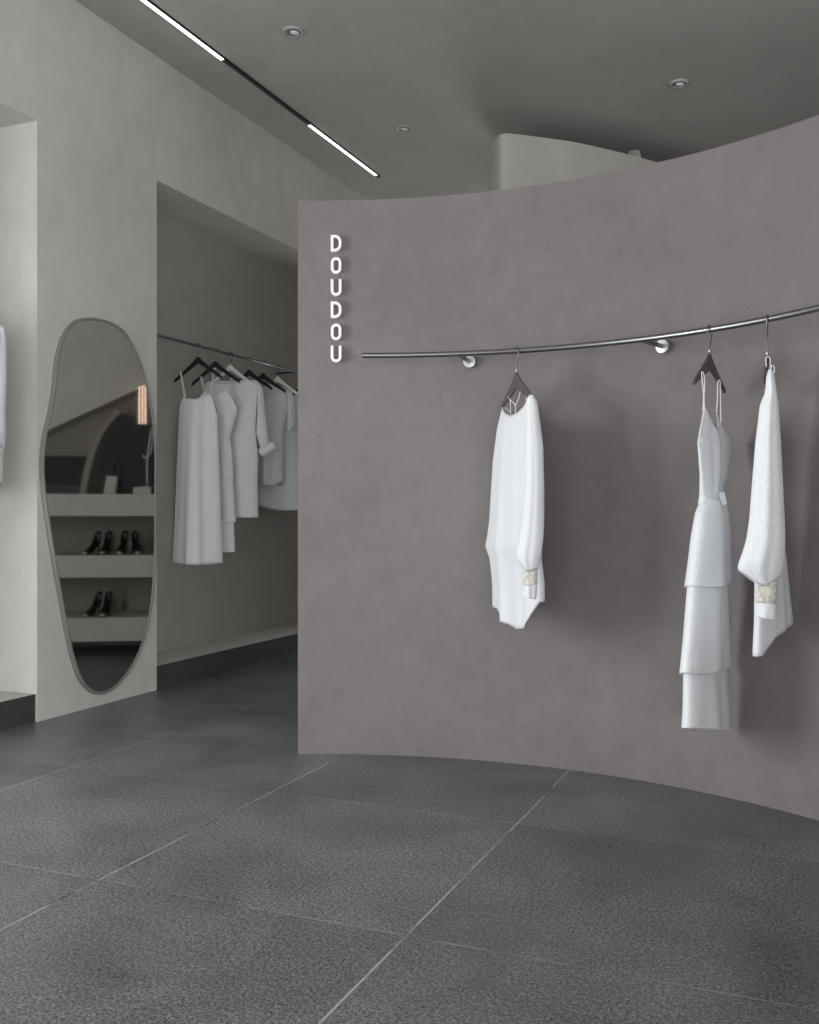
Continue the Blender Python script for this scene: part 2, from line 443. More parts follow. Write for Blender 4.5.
ds = wall_hit(336.6)
base = W(336.6, 355, ds)
sign = empty('wall_sign', (base.x, base.y, base.z), label='vertical row of six raised white letters at the left end of the curved wall', cat='sign')
for i, ch in enumerate('DOUDOU'):
    y = 244.6 + 22.05 * i
    p = W(336.6, y, ds); ang = math.atan2(p.y - WC.y, p.x - WC.x)
    nrm = Vector((-math.cos(ang), -math.sin(ang), 0)); uu = Vector((0, 0, 1)).cross(nrm)
    bm = stroke_letter(ch, .049, .075, .0125, .022)
    m = Matrix((( *[uu.x, 0, nrm.x], 0), (uu.y, 0, nrm.y, 0), (0, 1, 0, 0), (0, 0, 0, 1)))
    bm.transform(Matrix.Translation(p + nrm * .004) @ m)
    for j in (-1, 1):
        q = p + Vector((0, 0, .028*j)) - nrm*.004 + uu * (-.018 if ch != 'O' else 0)
        if ch == 'U' and j < 0: q = p + Vector((0, 0, -.031)) - nrm*.004
        if ch == 'O': q = p + Vector((0, 0, .031*j)) - nrm*.004
        tube(bm, [q, q + nrm * .02], .003, 8)
    edge_split(link('letter_%s' % ch.lower(), bm, M_SIGN, sign), 40)

# ---------------------------------------------------------------- curved clothes rail
ZR = 1.765
rp = [(363,356),(409,354.8),(470,352.4),(514,351.2),(575,346.6),(634,341.0),(709,329.6),(767,318.6),(819,308.2)]
RA = []
for x, y in rp:
    q = onZ(x, y, ZR); RA.append((math.atan2(q.y - WC.y, q.x - WC.x), math.hypot(q.x - WC.x, q.y - WC.y)))
cf = np.polyfit([a for a, _ in RA], [r for _, r in RA], 2)
aL = RA[0][0]
def rail_pt(a):
    a_ = max(a, RA[-1][0] - .1)
    r = float(np.polyval(cf, a_)); return arc_pt(r, a, ZR)
def rail_at(x):
    lo, hi = math.radians(20), aL
    for _ in range(50):
        mid = (lo + hi)/2; q = rail_pt(mid); px = CX + F*(q.x*RIGHT.x + q.y*RIGHT.y)/depth(q)
        if px > x: lo = mid
        else: hi = mid
    return (lo + hi)/2
cr = empty('clothes_rail', rail_pt(aL), label='curved brushed steel clothes rail on the mauve curved wall', cat='clothes rail')
bm = bmesh.new(); tube(bm, [rail_pt(aL + (math.radians(26) - aL)*i/90) for i in range(91)], .0115, 18); edge_split(link('rod', bm, M_STEEL, cr), 60)
for x in (457, 640, 1010):
    a = rail_at(x); q = rail_pt(a); rr = math.hypot(q.x - WC.x, q.y - WC.y)
    out = Vector((math.cos(a), math.sin(a), 0))
    bm = bmesh.new(); tube(bm, [q + out*.004, arc_pt(WR - .004, a, ZR)], .0095, 16); k = edge_split(link('bracket_arm', bm, M_STEEL, cr), 60)
    bm = bmesh.new(); lathe(bm, [(.009, -.030), (.027, -.028), (.029, -.025), (.029, -.001)], arc_pt(WR, a, ZR), out, 28)
    wf_ = edge_split(link('wall_flange', bm, M_BRIGHT, cr), 40); wf_.parent = k

# ---------------------------------------------------------------- hangers
def hanger_bms(hw=.19, drop=.115, neck=-.105, th=.013, band=.05, tipw=.018):
    body = bmesh.new()
    def top(u): t = abs(u)/hw; return neck - drop*(t**.92) if t > .12 else neck - drop*(.142*(t/.12)**2)
    def bot(u): t = abs(u)/hw; return neck - band - (drop + tipw - band)*(t**1.02)
    K = 22; us = [-hw + 2*hw*i/K for i in range(K+1)]
    rings = []
    for u in us:
        a, b = top(u), bot(u); mid = (a+b)/2
        hh = (a-b)/2; t = th/2 * (1 - .25*(abs(u)/hw))
        rings.append([body.verts.new((u, t*math.copysign(abs(math.cos(q))**.6, math.cos(q)), mid + hh*math.copysign(abs(math.sin(q))**.6, math.sin(q)))) for q in [2*PI*k/12 for k in range(12)]])
    for A, B in zip(rings, rings[1:]):
        for k in range(12): body.faces.new((A[k], A[(k+1) % 12], B[(k+1) % 12], B[k]))
    body.faces.new(rings[0]); body.faces.new(rings[-1][::-1])
    hook = bmesh.new()
    pts = smooth_path([(0,0,neck - .01),(0,0,neck+.018),(.004,0,-.060),(.016,0,-.036),(.0225,0,-.012),(.018,0,.006),(.007,0,.0143),(-.006,0,.0143),(-.0165,0,.006),(-.020,0,-.008),(-.0195,0,-.018)], 6)
    tube(hook, pts, .0022, 8)
    fer = bmesh.new(); lathe(fer, [(.0045, 0), (.0045, .014), (.003, .017)], (0, 0, neck - .003), (0, 0, 1), 12)
    return body, hook, fer
def make_hanger(P, hdir, mat, label, group, **k):
    rz = math.atan2(hdir.y, hdir.x)
    e = empty('clothes_hanger', P, rz, label=label, cat='hanger', group=group)
    b, hk, fr = hanger_bms(**k)
    link('hanger_arms', b, mat, e, local=True); ho = link('hook', hk, M_STEEL if mat is not M_HANGW else M_BLACKM, e, local=True)
    fe = link('ferrule', fr, M_BRIGHT, e, local=True); fe.parent = ho
    return e

# ---------------------------------------------------------------- garments
def curve_fn(pts, smooth=True):
    xs = np.array([p[0] for p in pts], float); ys = np.array([p[1] for p in pts], float)
    def f(v): return float(np.interp(v, xs, ys))
    return f
def rows_fn(rows, sm=3.0):
    ys = np.arange(rows[0][0] - 6, rows[-1][0] + 6, 1.0)
    y0 = [r[0] for r in rows]
    Lx = np.interp(ys, y0, [r[1] for r in rows]); Rx = np.interp(ys, y0, [r[2] for r in rows])
    if sm:
        k = int(sm)*2 + 1; ker = np.ones(k)/k
        pad = lambda a: np.convolve(np.concatenate([[a[0]]*int(sm), a, [a[-1]]*int(sm)]), ker, 'valid')
        Lx, Rx = pad(Lx), pad(Rx)
    return lambda y: (float(np.interp(y, ys, Lx)), float(np.interp(y, ys, Rx)))

def drape(name, parent, mat, rows, dP, h, b, topF, hemF, topB=None, hemB=None, folds=(), ns=36, nt=56, amax=.40, sm=3, thick=.0025, expo=.55, bulge=None, h2=None, closed=True):
    """A hanging tube of cloth. rows: outline (y, left, right) in the photograph, at depth dP;
    h: horizontal direction of its flat width; b: half thickness in metres (number or (y, b) list)."""
    rf = rows_fn(rows, sm)
    bf = curve_fn(b) if isinstance(b, (list, tuple)) else (lambda y: b)
    tF, hF = curve_fn(topF), curve_fn(hemF)
    tB = curve_fn(topB) if topB else tF; hB = curve_fn(hemB) if hemB else hF
    bm = bmesh.new()
    def vert(q, t, side):
        s = math.sin(q * PI/2)
        tp, hm = (tF, hF) if side > 0 else (tB, hB)
        y = tp(s) + (hm(s) - tp(s))*t
        Lx, Rx = rf(y); xc = (Lx + Rx)/2; Wm = max(.002, (Rx - Lx)/2*dP/F)
        r0 = ray(xc); vdir = r0.normalized(); rt = Vector((vdir.y, -vdir.x, 0))
        hx = max(.08, abs(h.dot(rt))); nn = Vector((-h.y, h.x, 0))
        if nn.dot(vdir) > 0: nn = -nn
        bb = min(bf(y), Wm*.94/max(.05, abs(nn.dot(rt)))); 
        a = math.sqrt(max(Wm*Wm - (bb*nn.dot(rt))**2, (Wm*.25)**2))/hx
        al, be = a*hx, bb*max(.02, abs(nn.dot(rt)))
        mxv = max(al*q_ + be*max(0, 1 - q_**2.4)**expo for q_ in (0, .2, .4, .55, .7, .8, .88, .94, .98, 1))
        ks = max(.002, Wm - thick*.5)/mxv
        a = min(a*ks, amax); bb *= ks
        c = r0*dP
        fo = 0
        for A, kf, ph, g in folds: fo += A*math.cos(kf*s + ph + .5*math.sin(2.2*t + ph) + (.9 if side < 0 else 0)) * (g + (1-g)*t)
        fo *= (1 - s*s)**.35 if abs(s) < 1 else 0
        pos = c + h*(s*a) + nn*(side*bb*max(0, 1 - abs(s)**2.4)**expo + fo)
        d = depth(pos)
        return Vector((pos.x, pos.y, H + (CY - y)/F*d))
    qs = [-1 + 2*i/ns for i in range(ns + 1)]
    Fv = [[bm.verts.new(vert(q, j/nt, 1)) for q in qs] for j in range(nt + 1)]
    Bv = [[(Fv[j][i] if i in (0, ns) else bm.verts.new(vert(q, j/nt, -1))) for i, q in enumerate(qs)] for j in range(nt + 1)]
    for j in range(nt):
        for i in range(ns):
            bm.faces.new((Fv[j][i], Fv[j][i+1], Fv[j+1][i+1], Fv[j+1][i]))
            bm.faces.new((Bv[j][i], Bv[j+1][i], Bv[j+1][i+1], Bv[j][i+1]))
    o = link(name, bm, mat, parent)
    if thick:
        m = o.modifiers.new('cloth', 'SOLIDIFY'); m.thickness = thick; m.offset = 0
    return o

def cord(name, parent, pts, r=.0016, mat=None, n=6):
    bm = bmesh.new(); tube(bm, smooth_path(pts, 6), r, n); return link(name, bm, mat or M_CORD, parent)

def view_dirs(P):
    v = Vector((P.x, P.y, 0)).normalized(); return v, Vector((v.y, -v.x, 0))
def oblique(P, alpha, near):
    v, r = view_dirs(P); a = math.radians(alpha)
    return (r*math.sin(a) - v*math.cos(a)) if near == 'right' else (r*math.sin(a) + v*math.cos(a))

GR = 'charcoal hangers on the curved rail'
# --- first garment: long top with a sleeve
P = rail_pt(rail_at(516.5)); d1 = depth(P); h1 = oblique(P, 22, 'right')
make_hanger(P, h1, M_HANG, 'charcoal wooden hanger holding the white top nearest the sign', GR, hw=.17, drop=.118, neck=-.088, band=.070)
g1 = empty('blouse', (P.x, P.y, 1.0), label='long white asymmetric blouse with one cuffed sleeve, leftmost on the curved rail', cat='garment')
drape('body', g1, M_SILK,
      [(395,503,533),(405,502.4,535),(428,496.3,537),(461,491.8,538.5),(491,489.7,539.5),(520,488,540),(536,486,540),(546,483.6,540),(558,488.5,540),(582,491.2,543),(608,491.8,543.5),(630,494,543.5)],
      d1 + .01, h1, [(395,.022),(430,.045),(520,.055),(630,.060)],
      [(-1,405),(-.5,412),(0,415.7),(.4,413),(.65,407),(.8,401),(.95,395.5),(1,396)],
      [(-1,606),(-.5,608.5),(-.3,613),(-.2,620),(.2,625.5),(.45,629),(.7,628.5),(.85,620),(.95,609),(1,602)],
      topB=[(-1,405),(-.6,419),(0,421),(.6,408),(1,396)], hemB=[(-1,606),(-.8,598),(0,596),(.7,598),(1,602)],
      folds=((.007,7,0.4,.0),(.005,13,1.0,.1),(.003,21,2.0,0)), sm=2)
ds_ = d1 - .27
fc = view_dirs(P)[1]
slv = drape('sleeve', g1, M_SILK,
      [(394,528,534),(402,526.5,537.2),(422,526.5,540.2),(446,526,543.2),(491,525,544.3),(522,521.8,544.2),(540,518.5,543.2),(549,516.6,542),(558,516.2,540.5),(566,519.5,538.5),(571,523,537.2)],
      ds_, (fc*.94 + h1*.34).normalized(), [(394,.010),(420,.024),(520,.036),(560,.034),(571,.022)],
      [(-1,399),(-.3,394.5),(.3,395),(1,402)], [(-1,559),(-.6,567),(-.2,571.5),(.3,571.5),(1,568.5)],
      folds=((.0025,5,.2,.2),(.0015,9,1.5,.2)), sm=2)
cuffs = [0, 0]
cuffs[0] = drape('cuff_band', g1, M_BEIGE, [(569,523.2,537.4),(577,523.6,537.6),(588,524,537.4)], ds_, fc, .018, [(-1,571.5),(0,571.5),(1,569)], [(-1,586),(0,586),(1,584)], sm=0, nt=8, thick=.004)
cuffs[1] = drape('cuff', g1, M_SILK, [(583,523.4,537.4),(592,523.3,536.8),(600,523,536)], ds_, fc, .019, [(-1,586),(0,586),(1,584)], [(-1,597),(0,598.5),(1,599)], sm=0, nt=10, thick=.004, folds=((.003,6,1,.3),))
for q in cuffs: q.parent = slv
a_ = d1
cord('neck_cord', g1, [W(507.3,395.5,a_+.10), W(509.5,399,a_+.04), W(513,402.5,a_-.0), W(515.2,405.5,a_-.02), W(515.4,416.5,a_-.03)])
cord('neck_cord', g1, [W(526,387.5,a_-.09), W(523,387,a_-.075), W(520.5,391,a_-.05), W(518.8,398,a_-.03), W(515.6,405,a_-.02)])
cord('neck_cord', g1, [W(510.2,399.5,a_+.05), W(510.6,408,a_+.05), W(510.4,417,a_+.05)])
cord('hanging_loop', g1, [W(527,396,a_-.08), W(526.3,403,a_-.05), W(525,412,a_-.02)], .0024)

# --- second garment: tiered dress
P = rail_pt(rail_at(709.5)); d2 = depth(P); h2 = oblique(P, 21, 'left')
make_hanger(P, h2, M_HANG, 'charcoal wooden hanger holding the tiered white dress by its straps', GR, hw=.150, drop=.115, neck=-.085, band=.064)
g2 = empty('tiered_dress', (P.x, P.y, .6), label='long white strappy knit dress with a three-tiered skirt on the curved rail', cat='dress')
drape('bodice', g2, M_KNIT,
      [(405,703.5,719),(412,703,720),(425,701,723),(442,698.8,731),(446,699,731.4),(475,700.8,727),(488,700.5,723),(497,700,722),(506,698.5,725)],
      d2, h2, [(405,.010),(430,.016),(445,.020),(490,.024),(506,.034)],
      [(-1,436),(-.97,412),(-.92,407.5),(-.6,415),(.12,434),(.25,413),(.55,423),(1,444)], [(-1,504),(1,506)],
      topB=[(-1,436),(-.8,421),(0,416.5),(.7,422),(1,444)], folds=((.004,7,.3,.2),(.003,12,1,.4)), sm=1)
def tier(rows, hem, top, b, nm='skirt_tier'):
    return drape(nm, g2, M_KNIT, [(y, l + 1.4, q_ + 1.0) for y, l, q_ in rows], d2, h2, b, [(-1,top[0]),(1,top[1])], hem, folds=((.004,5,.6,.0),(.003,9,2.0,.2)), sm=3, expo=.5)
tier([(498,699.5,724),(506,697.5,726),(512,695,728),(533,691.4,730),(567,687.5,730.8),(590,684.6,731.2)], [(-1,586),(-.6,587.8),(0,585.5),(1,581.5)], (499,503), [(498,.036),(530,.050),(590,.058)])
tier([(570,688,728),(589,687,728.3),(638,683.5,730.4),(678,680,731.6)], [(-1,673),(-.6,674.5),(0,671),(1,665)], (575,575), [(570,.046),(680,.054)])
tier([(650,684,726),(675,683.5,727),(704,683.3,729),(733,682,730.5)], [(-1,728),(-.3,729),(.0,731),(.2,729),(1,730)], (655,655), [(650,.042),(733,.050)])
cord('strap', g2, [W(703.0,411,d2-.13), W(703.6,395,d2-.13), W(702.0,378,d2-.135), W(701.6,372.5,d2-.14), W(703.2,372.6,d2-.135), W(704.6,380,d2-.13), W(704.2,398,d2-.12), W(704.6,410,d2-.11)], .0020)
cord('strap', g2, [W(716.6,412.5,d2+.03), W(717.4,398,d2+.03), W(717.7,385,d2+.03), W(718.8,380.5,d2+.03), W(720.2,382,d2+.05), W(720.6,400,d2+.08), W(720.9,425,d2+.09)], .0020)
cord('armhole_piping', g2, [W(704.4,407,d2-.09), W(702.6,417,d2-.10), W(700.4,430,d2-.115), W(699.2,441,d2-.12)], .0022, M_KNIT)
bm = bmesh.new()
q0 = [W(718.4,493,d2-.05), W(724.2,491.6,d2-.05), W(727,503.5,d2-.05), W(722.8,505.8,d2-.05)]
prism(bm, q0, FWD*.008); link('waist_tag', bm, M_SILK, g2, smooth=False, label='small white folded tag at the waist')
q0 = [W(698.6,438,d2-.13), W(702,437.5,d2-.13), W(702.2,442.5,d2-.13), W(698.9,443,d2-.13)]
bm = bmesh.new(); prism(bm, q0, FWD*.006); link('side_tag', bm, M_SILK, g2, smooth=False)

# --- third garment: batwing top seen edge-on
P = rail_pt(rail_at(767.3)); d3 = depth(P); h3 = oblique(P, 9, 'left')
make_hanger(P + Vector((0,0,0)), oblique(P, 4, 'left'), M_HANG, 'charcoal hanger seen edge-on above the white top at the right end', GR, hw=.155, drop=.10, neck=-.125, band=.05)
g3 = empty('batwing_sweater', (P.x, P.y, .95), label='white batwing knit top with a beige cuff, rightmost on the curved rail', cat='garment')
hb = oblique(P, 20, 'left')
drape('body', g3, M_KNIT,
      [(372,768,774),(405,763,777.5),(442,759,780),(500,756,783),(543,756,784),(580,756.5,787.6),(622,756.5,792.3),(660,755,793)],
      d3 + .05, hb, [(372,.012),(405,.026),(500,.036),(660,.036)],
      [(-1,380),(-.3,372),(.3,371),(1,376)], [(-1,656.5),(-.9,656),(-.72,648),(-.5,638.5),(-.1,631.5),(.4,627),(1,622)],
      folds=((.004,6,.8,.1),(.002,12,0,.2)))
d3s = d3 - .17
fc3 = view_dirs(P)[1]
slv3 = drape('sleeve', g3, M_KNIT,
      [(368,767,773),(392,765.6,776.6),(405,760.4,778.2),(442,756,780.3),(486,752.6,782.2),(519,750.2,783.8),(540,747.2,784.2),(554,743,783.6),(564,739.4,782.6),(570,738.8,781.4),(578,745.5,779),(587,753.5,777)],
      d3s, (fc3*.97 + h3*.24).normalized(), [(368,.010),(405,.030),(486,.046),(560,.046),(586,.020)],
      [(-1,376),(-.3,369),(.3,369),(1,376)], [(-1,571),(-.72,579),(-.4,585),(.1,586),(.55,582),(1,577)],
      folds=((.004,4,.3,.3),(.002,9,1.2,.2)), sm=2)
cb_ = drape('cuff_band', g3, M_BEIGE, [(578,756,776.3),(590,756,776),(606,756,775.8)], d3s, fc3, .020, [(-1,586.5),(0,585),(1,579)], [(-1,602.5),(0,603.5),(1,604)], sm=0, nt=8, thick=.004)
cu_ = drape('cuff', g3, M_KNIT, [(600,755.8,776),(612,756,775.3),(622,756.2,774.6)], d3s, fc3, .021, [(-1,602.5),(0,603.5),(1,604)], [(-1,616),(0,619),(1,620)], sm=0, nt=10, thick=.004, folds=((.002,5,0,.3),))
cb_.parent = slv3; cu_.parent = slv3
cord('hanging_loop', g3, [W(766.4,367,d3s+.1), W(766,359,d3s+.1), W(768.3,356.5,d3s+.1), W(770.3,360,d3s+.1), W(770,369,d3s+.1)], .0020)
cord('hanging_loop', g3, [W(770.5,372,d3s+.06), W(771.6,366,d3s+.06), W(774,366.5,d3s+.06), W(774.4,373,d3s+.06)], .0018)

# ---------------------------------------------------------------- clothes recess in the left wall
XRAIL, ZRAIL = -3.982, 2.249
nr = empty('clothes_rail', (XRAIL, P1, ZRAIL), label='straight thin steel clothes rail inside the left wall recess', cat='clothes rail')
bm = bmesh.new(); tube(bm, [(XRAIL, P1, ZRAIL), (XRAIL, NE, ZRAIL)], .0095, 12); link('rod', bm, M_STEEL, nr)
for y, s in ((P1, 1), (NE, -1)):
    bm = bmesh.new(); lathe(bm, [(.024, 0), (.024, .006), (.012, .010)], (XRAIL, y, ZRAIL), (0, s, 0), 20); link('end_flange', bm, M_BRIGHT, nr)
yb = onX(297, 370, XRAIL).y
bm = bmesh.new(); tube(bm, [(XRAIL, yb, ZRAIL), (XB, yb, ZRAIL)], .006, 10); link('bracket_arm', bm, M_BLACKM, nr)

def rail_x(x): return onX(x, 360, XRAIL).y
GN = 'hangers in the clothes recess'
HX = Vector((1, 0, 0)); HT = Vector((math.cos(.05), math.sin(.05), 0))
hpx = [(198.2, M_HANGK, 'black hanger holding the leftmost slip dress in the wall recess'),
       (215.5, M_HANGK, 'black hanger second from left in the wall recess, over the tiered dress'),
       (230.0, M_HANGW, 'white hanger inside the boat-neck dress in the wall recess'),
       (249.0, M_HANGK, 'black hanger just right of the first white hanger in the recess'),
       (263.0, M_HANGK, 'black hanger just left of the second white hanger in the recess'),
       (277.5, M_HANGW, 'white hanger inside the short-sleeved top deep in the wall recess'),
       (303.0, M_HANGK, 'black hanger at the far end of the recess, half behind the curved wall')]
dep = []
for x, mt, lab in hpx:
    p = Vector((XRAIL, rail_x(x), ZRAIL)); dep.append(depth(p))
    tilt = random.uniform(-.06, .06)
    make_hanger(p, Vector((math.cos(tilt), math.sin(tilt), 0)), mt, lab, GN, hw=.200, drop=.148, neck=-.072, band=.050, tipw=.024)

# slip dress
D = dep[0]
c1 = empty('slip_dress', (XRAIL, rail_x(199.5), .9), label='plain white slip dress on thin straps, leftmost in the wall recess', cat='dress')
drape('dress_body', c1, M_CREPE_LIT, [(393,181,216),(404,180,216.5),(413,179.3,217),(460,177.2,218.6),(520,175.3,220.5),(566,173,222.2)], D, HX, [(393,.035),(420,.055),(566,.085)],
      [(-1,410),(-.92,402),(-.78,396.8),(-.4,398.8),(0,398.8),(.45,396.5),(.74,393),(.9,400),(1,413)], [(-1,562),(-.5,563.5),(.2,565),(1,563)],
      topB=[(-1,410),(-.7,398),(0,400),(.7,396),(1,413)], folds=((.017,7,.8,.1),(.008,12,.2,.1)))
for pts in ([(185.5,397),(183.4,385),(181.2,373),(181.9,372)], [(210.6,394),(212,381),(213.6,368.6),(214.5,369)]):
    cord('strap', c1, [W(x, y, D - .05 + .02*i) for i, (x, y) in enumerate(pts)], .0030)
    cord('strap', c1, [W(x + 1.6*(1 if pts[0][0] > 200 else -.6), y + (3 if i == 0 else 0), D + .05 - .02*i) for i, (x, y) in enumerate(pts)], .0030)

# tiered dress behind it
D = dep[1]
c2 = empty('tiered_dress', (XRAIL, rail_x(215.5), 1.0), label='white strappy waisted dress with a tiered skirt, second from left in the recess', cat='dress')
drape('bodice', c2, M_CREPE_LIT, [(390,200,233),(408,195,237.6),(425,199,233.5),(437,203,229.8),(442,203,230.2)], D, HX, [(390,.03),(410,.055),(440,.045)],
      [(-1,407),(-.8,396),(-.6,391.5),(-.1,396),(.3,394),(.72,390.5),(.9,398),(1,408)], [(-1,440),(1,440)], folds=((.006,7,.4,.2),), sm=2)
drape('skirt_tier', c2, M_CREPE_LIT, [(437,203,229.8),(460,200,232.6),(482,199,233.6)], D, HX, [(437,.045),(482,.062)], [(-1,438),(1,438)], [(-1,480),(1,479)], folds=((.008,8,.2,.1),))
drape('skirt_tier', c2, M_CREPE_LIT, [(470,200,232),(500,199,234.2),(526,198,235.6)], D, HX, .056, [(-1,472),(1,472)], [(-1,523),(1,522)], folds=((.008,7,1.2,.1),))
drape('skirt_tier', c2, M_CREPE_LIT, [(515,200,233),(556,199,234.6)], D, HX, .050, [(-1,517),(1,517)], [(-1,553),(1,552)], folds=((.008,7,2.2,.1),))
for pts in ([(204,392),(202,384),(200,376.5)], [(230.2,391),(230.5,381),(230.3,373)]):
    cord('strap', c2, [W(x, y, D - .03 + .015*i) for i, (x, y) in enumerate(pts)], .0030)
    cord('strap', c2, [W(x + 1.5, y, D + .05 - .02*i) for i, (x, y) in enumerate(pts)], .0030)

# boat-neck dress with rolled cuff
D = dep[2]
c3 = empty('knit_dress', (XRAIL, rail_x(230), 1.1), label='white boat-neck knit dress with a rolled sleeve cuff in the middle of the recess', cat='dress')
drape('dress_body', c3, M_GREY, [(378,206,252),(384,203,257),(402,204,256.5),(428,206,255),(440,206,256),(458,207,257.8),(487,208,257.2),(520,207,258)], D, HX, [(378,.02),(395,.05),(440,.075),(520,.085)],
      [(-1,388),(-.8,381),(-.3,384),(.2,383.5),(.62,379.8),(.85,380),(1,384)], [(-1,516),(.3,517),(.8,518),(1,517)],
      topB=[(-1,388),(-.7,381),(0,381),(.62,379.5),(1,384)], folds=((.010,5,.5,.1),(.006,9,1.4,.1)), sm=2)
Ds = D - .06
slv_c = drape('sleeve', c3, M_GREY, [(379,250,256),(386,256,262),(397,257.8,263.8),(411,257.2,265.2),(434,255.8,267.6),(448,260.4,269.2)], Ds, HX, [(379,.02),(400,.035),(448,.035)],
      [(-1,380),(0,380),(1,383)], [(-1,450),(0,449),(1,445)], folds=((.003,5,.3,.2),), sm=1, nt=30, ns=20)
q = [W(260.2,453.5,Ds), W(264,451,Ds), W(269,448.2,Ds), W(274.6,445.4,Ds)]
bm = bmesh.new(); tube(bm, smooth_path(q, 5), [.030 + .006*math.sin(PI*i/15) for i in range(16)], 14); rc_ = link('rolled_cuff', bm, M_GREY, c3); rc_.parent = slv_c

# short-sleeved top
D = dep[5]
c4 = empty('tee_shirt', (XRAIL, rail_x(277.5), 1.2), label='pale grey short-sleeved top on the far white hanger in the recess', cat='garment')
drape('body', c4, M_GREY, [(383,262,286),(390,258,290),(400,257,288),(411,257.5,287),(431,258,283.4),(470,258,283),(488,258,283)], D, HX, [(383,.02),(400,.06),(488,.08)],
      [(-1,393),(-.6,384),(0,386),(.5,387),(.75,388.5),(1,391)], [(-1,484),(0,485),(.55,486),(.8,483.5),(1,482)], folds=((.010,5,.2,.2),(.006,10,1,.1)), sm=1)
drape('sleeve', c4, M_GREY, [(389,285,291),(398,287.2,293.4),(415,287,294.4),(431,287,294)], D - .08, HX, [(389,.02),(410,.04),(431,.03)], [(-1,389),(1,391)], [(-1,430),(0,431.5),(1,428)], sm=1, nt=20, ns=20)

# loose top at the far end
D = dep[6]
c6 = empty('pullover', (XRAIL, rail_x(303), 1.2), label='loose pale grey top hanging lowest at the far end of the recess', cat='garment')
drape('body', c6, M_GREY, [(393,284,312),(405,266,324),(430,259,328),(470,257,330),(514,257,330)], D - .14, Vector((.60,.80,0)), [(393,.02),(410,.06),(514,.09)],
      [(-1,402),(-.6,394),(0,396),(.6,394),(1,402)], [(-1,505),(-.6,509),(-.3,510.8),(0,510),(1,508)], folds=((.016,8,.3,.2),(.008,14,1,.2)), sm=2)

# ---------------------------------------------------------------- front bay: garment at the left frame edge
fr = empty('clothes_rail', (XRAIL, P0, ZRAIL), label='straight steel clothes rail in the front bay at the left frame edge', cat='clothes rail')
bm = bmesh.new(); tube(bm, [(XRAIL, 2.5, ZRAIL), (XRAIL, 3.84, ZRAIL)], .0095, 12); link('rod', bm, M_STEEL, fr)
for y in (2.55, 3.80):
    bm = bmesh.new(); tube(bm, [(XRAIL, y, ZRAIL), (XB, y, ZRAIL)], .008, 10); link('bracket_arm', bm, M_STEEL, fr)
p = Vector((XRAIL, 3.72, ZRAIL)); D = depth(p)
make_hanger(p, HX, M_HANGK, 'black hanger in the front bay at the left frame edge', None, hw=.185, drop=.11, neck=-.098)
c7 = empty('blouse', (p.x, p.y, 1.2), label='white long-sleeved top cut off by the left frame edge, in the front bay', cat='garment')
drape('body', c7, M_SILK, [(322,-72,-12),(335,-74,-4),(400,-74,-6),(500,-75,-5)], D, HX, [(322,.02),(350,.06),(500,.08)], [(-1,332),(-.4,322),(0,330),(.4,322),(1,329)], [(-1,490),(0,496),(1,488)], folds=((.010,7,.4,.1),))
for s_, (rows, side) in enumerate(((
      [(322,-16,-3),(326,-14,3.5),(340,-10,6.3),(380,-10,6.6),(410,-9,5.2),(430,-8,5.6),(448,-7,4)], 1),
      ([(322,-75,-62),(340,-80,-65),(380,-80,-65),(430,-80,-66),(448,-79,-68)], -1))):
    s7_ = drape('sleeve', c7, M_SILK, rows, D - .04*side, HX, [(322,.02),(345,.04),(448,.04)], [(-1,325),(0,322),(1,327)], [(-1,447),(0,450),(1,446)], folds=((.004,5,.2,.2),), sm=1, nt=30, ns=20)
    if side > 0: s7_right = s7_
cb7 = drape('cuff_band', c7, M_BEIGE, [(446,-7,3.6),(484,-6,2.6)], D - .04, HX, .03, [(-1,447),(1,447)], [(-1,482),(1,483)], sm=0, nt=10, ns=20)
cb7.parent = s7_right

# ---------------------------------------------------------------- display nook that the mirror shows (behind the curved wall)
DM = 7.5
er_v = (RIGHT*math.cos(math.radians(7)) + FWD*math.sin(math.radians(7))); nv = Vector((-er_v.y, er_v.x, 0))
O_v = ray(100)*DM
def MP(x, y, off=0.0, z=None):
    """mirror-image pixel on the nook's plane pushed back by off -> real position"""
    r = ray(x); d = (O_v + nv*off).dot(nv)/r.dot(nv)
    v = r*d
    return Vector((2*XM - v.x, v.y, (H - (y - CY)/F*d) if z is None else z))
ER = Vector((-er_v.x, er_v.y, 0)); NR = Vector((-nv.x, nv.y, 0))     # real directions: along the nook, into it

def ledge(name, ztop_y, zbot_y, n):
    zt = MP(100, ztop_y).z; zb = MP(100, zbot_y).z
    bm = bmesh.new(); a, b = MP(14, 0), MP(186, 0)
    prism(bm, [Vector((a.x, a.y, zb)), Vector((b.x, b.y, zb)), Vector((b.x, b.y, zt)), Vector((a.x, a.y, zt))], NR*.62)
    return link(name, bm, M_LEDGE, None, origin=(a.x, a.y, zb), smooth=False), zt
led = []
for (yt, yb_), lab in zip(((494, 516), (555.5, 577.5), (618, 641.5)), (
      'topmost pale cement display ledge in the mirror reflection, with a bag on it',
      'middle pale cement display ledge in the mirror reflection, with four shoes on it',
      'lowest pale cement display ledge in the mirror reflection, with two shoes on it')):
    o, zt = ledge('display_ledge', yt, yb_, 0); prop(o, label=lab, cat='shelf', group='display ledges behind the curved wall'); led.append(zt)
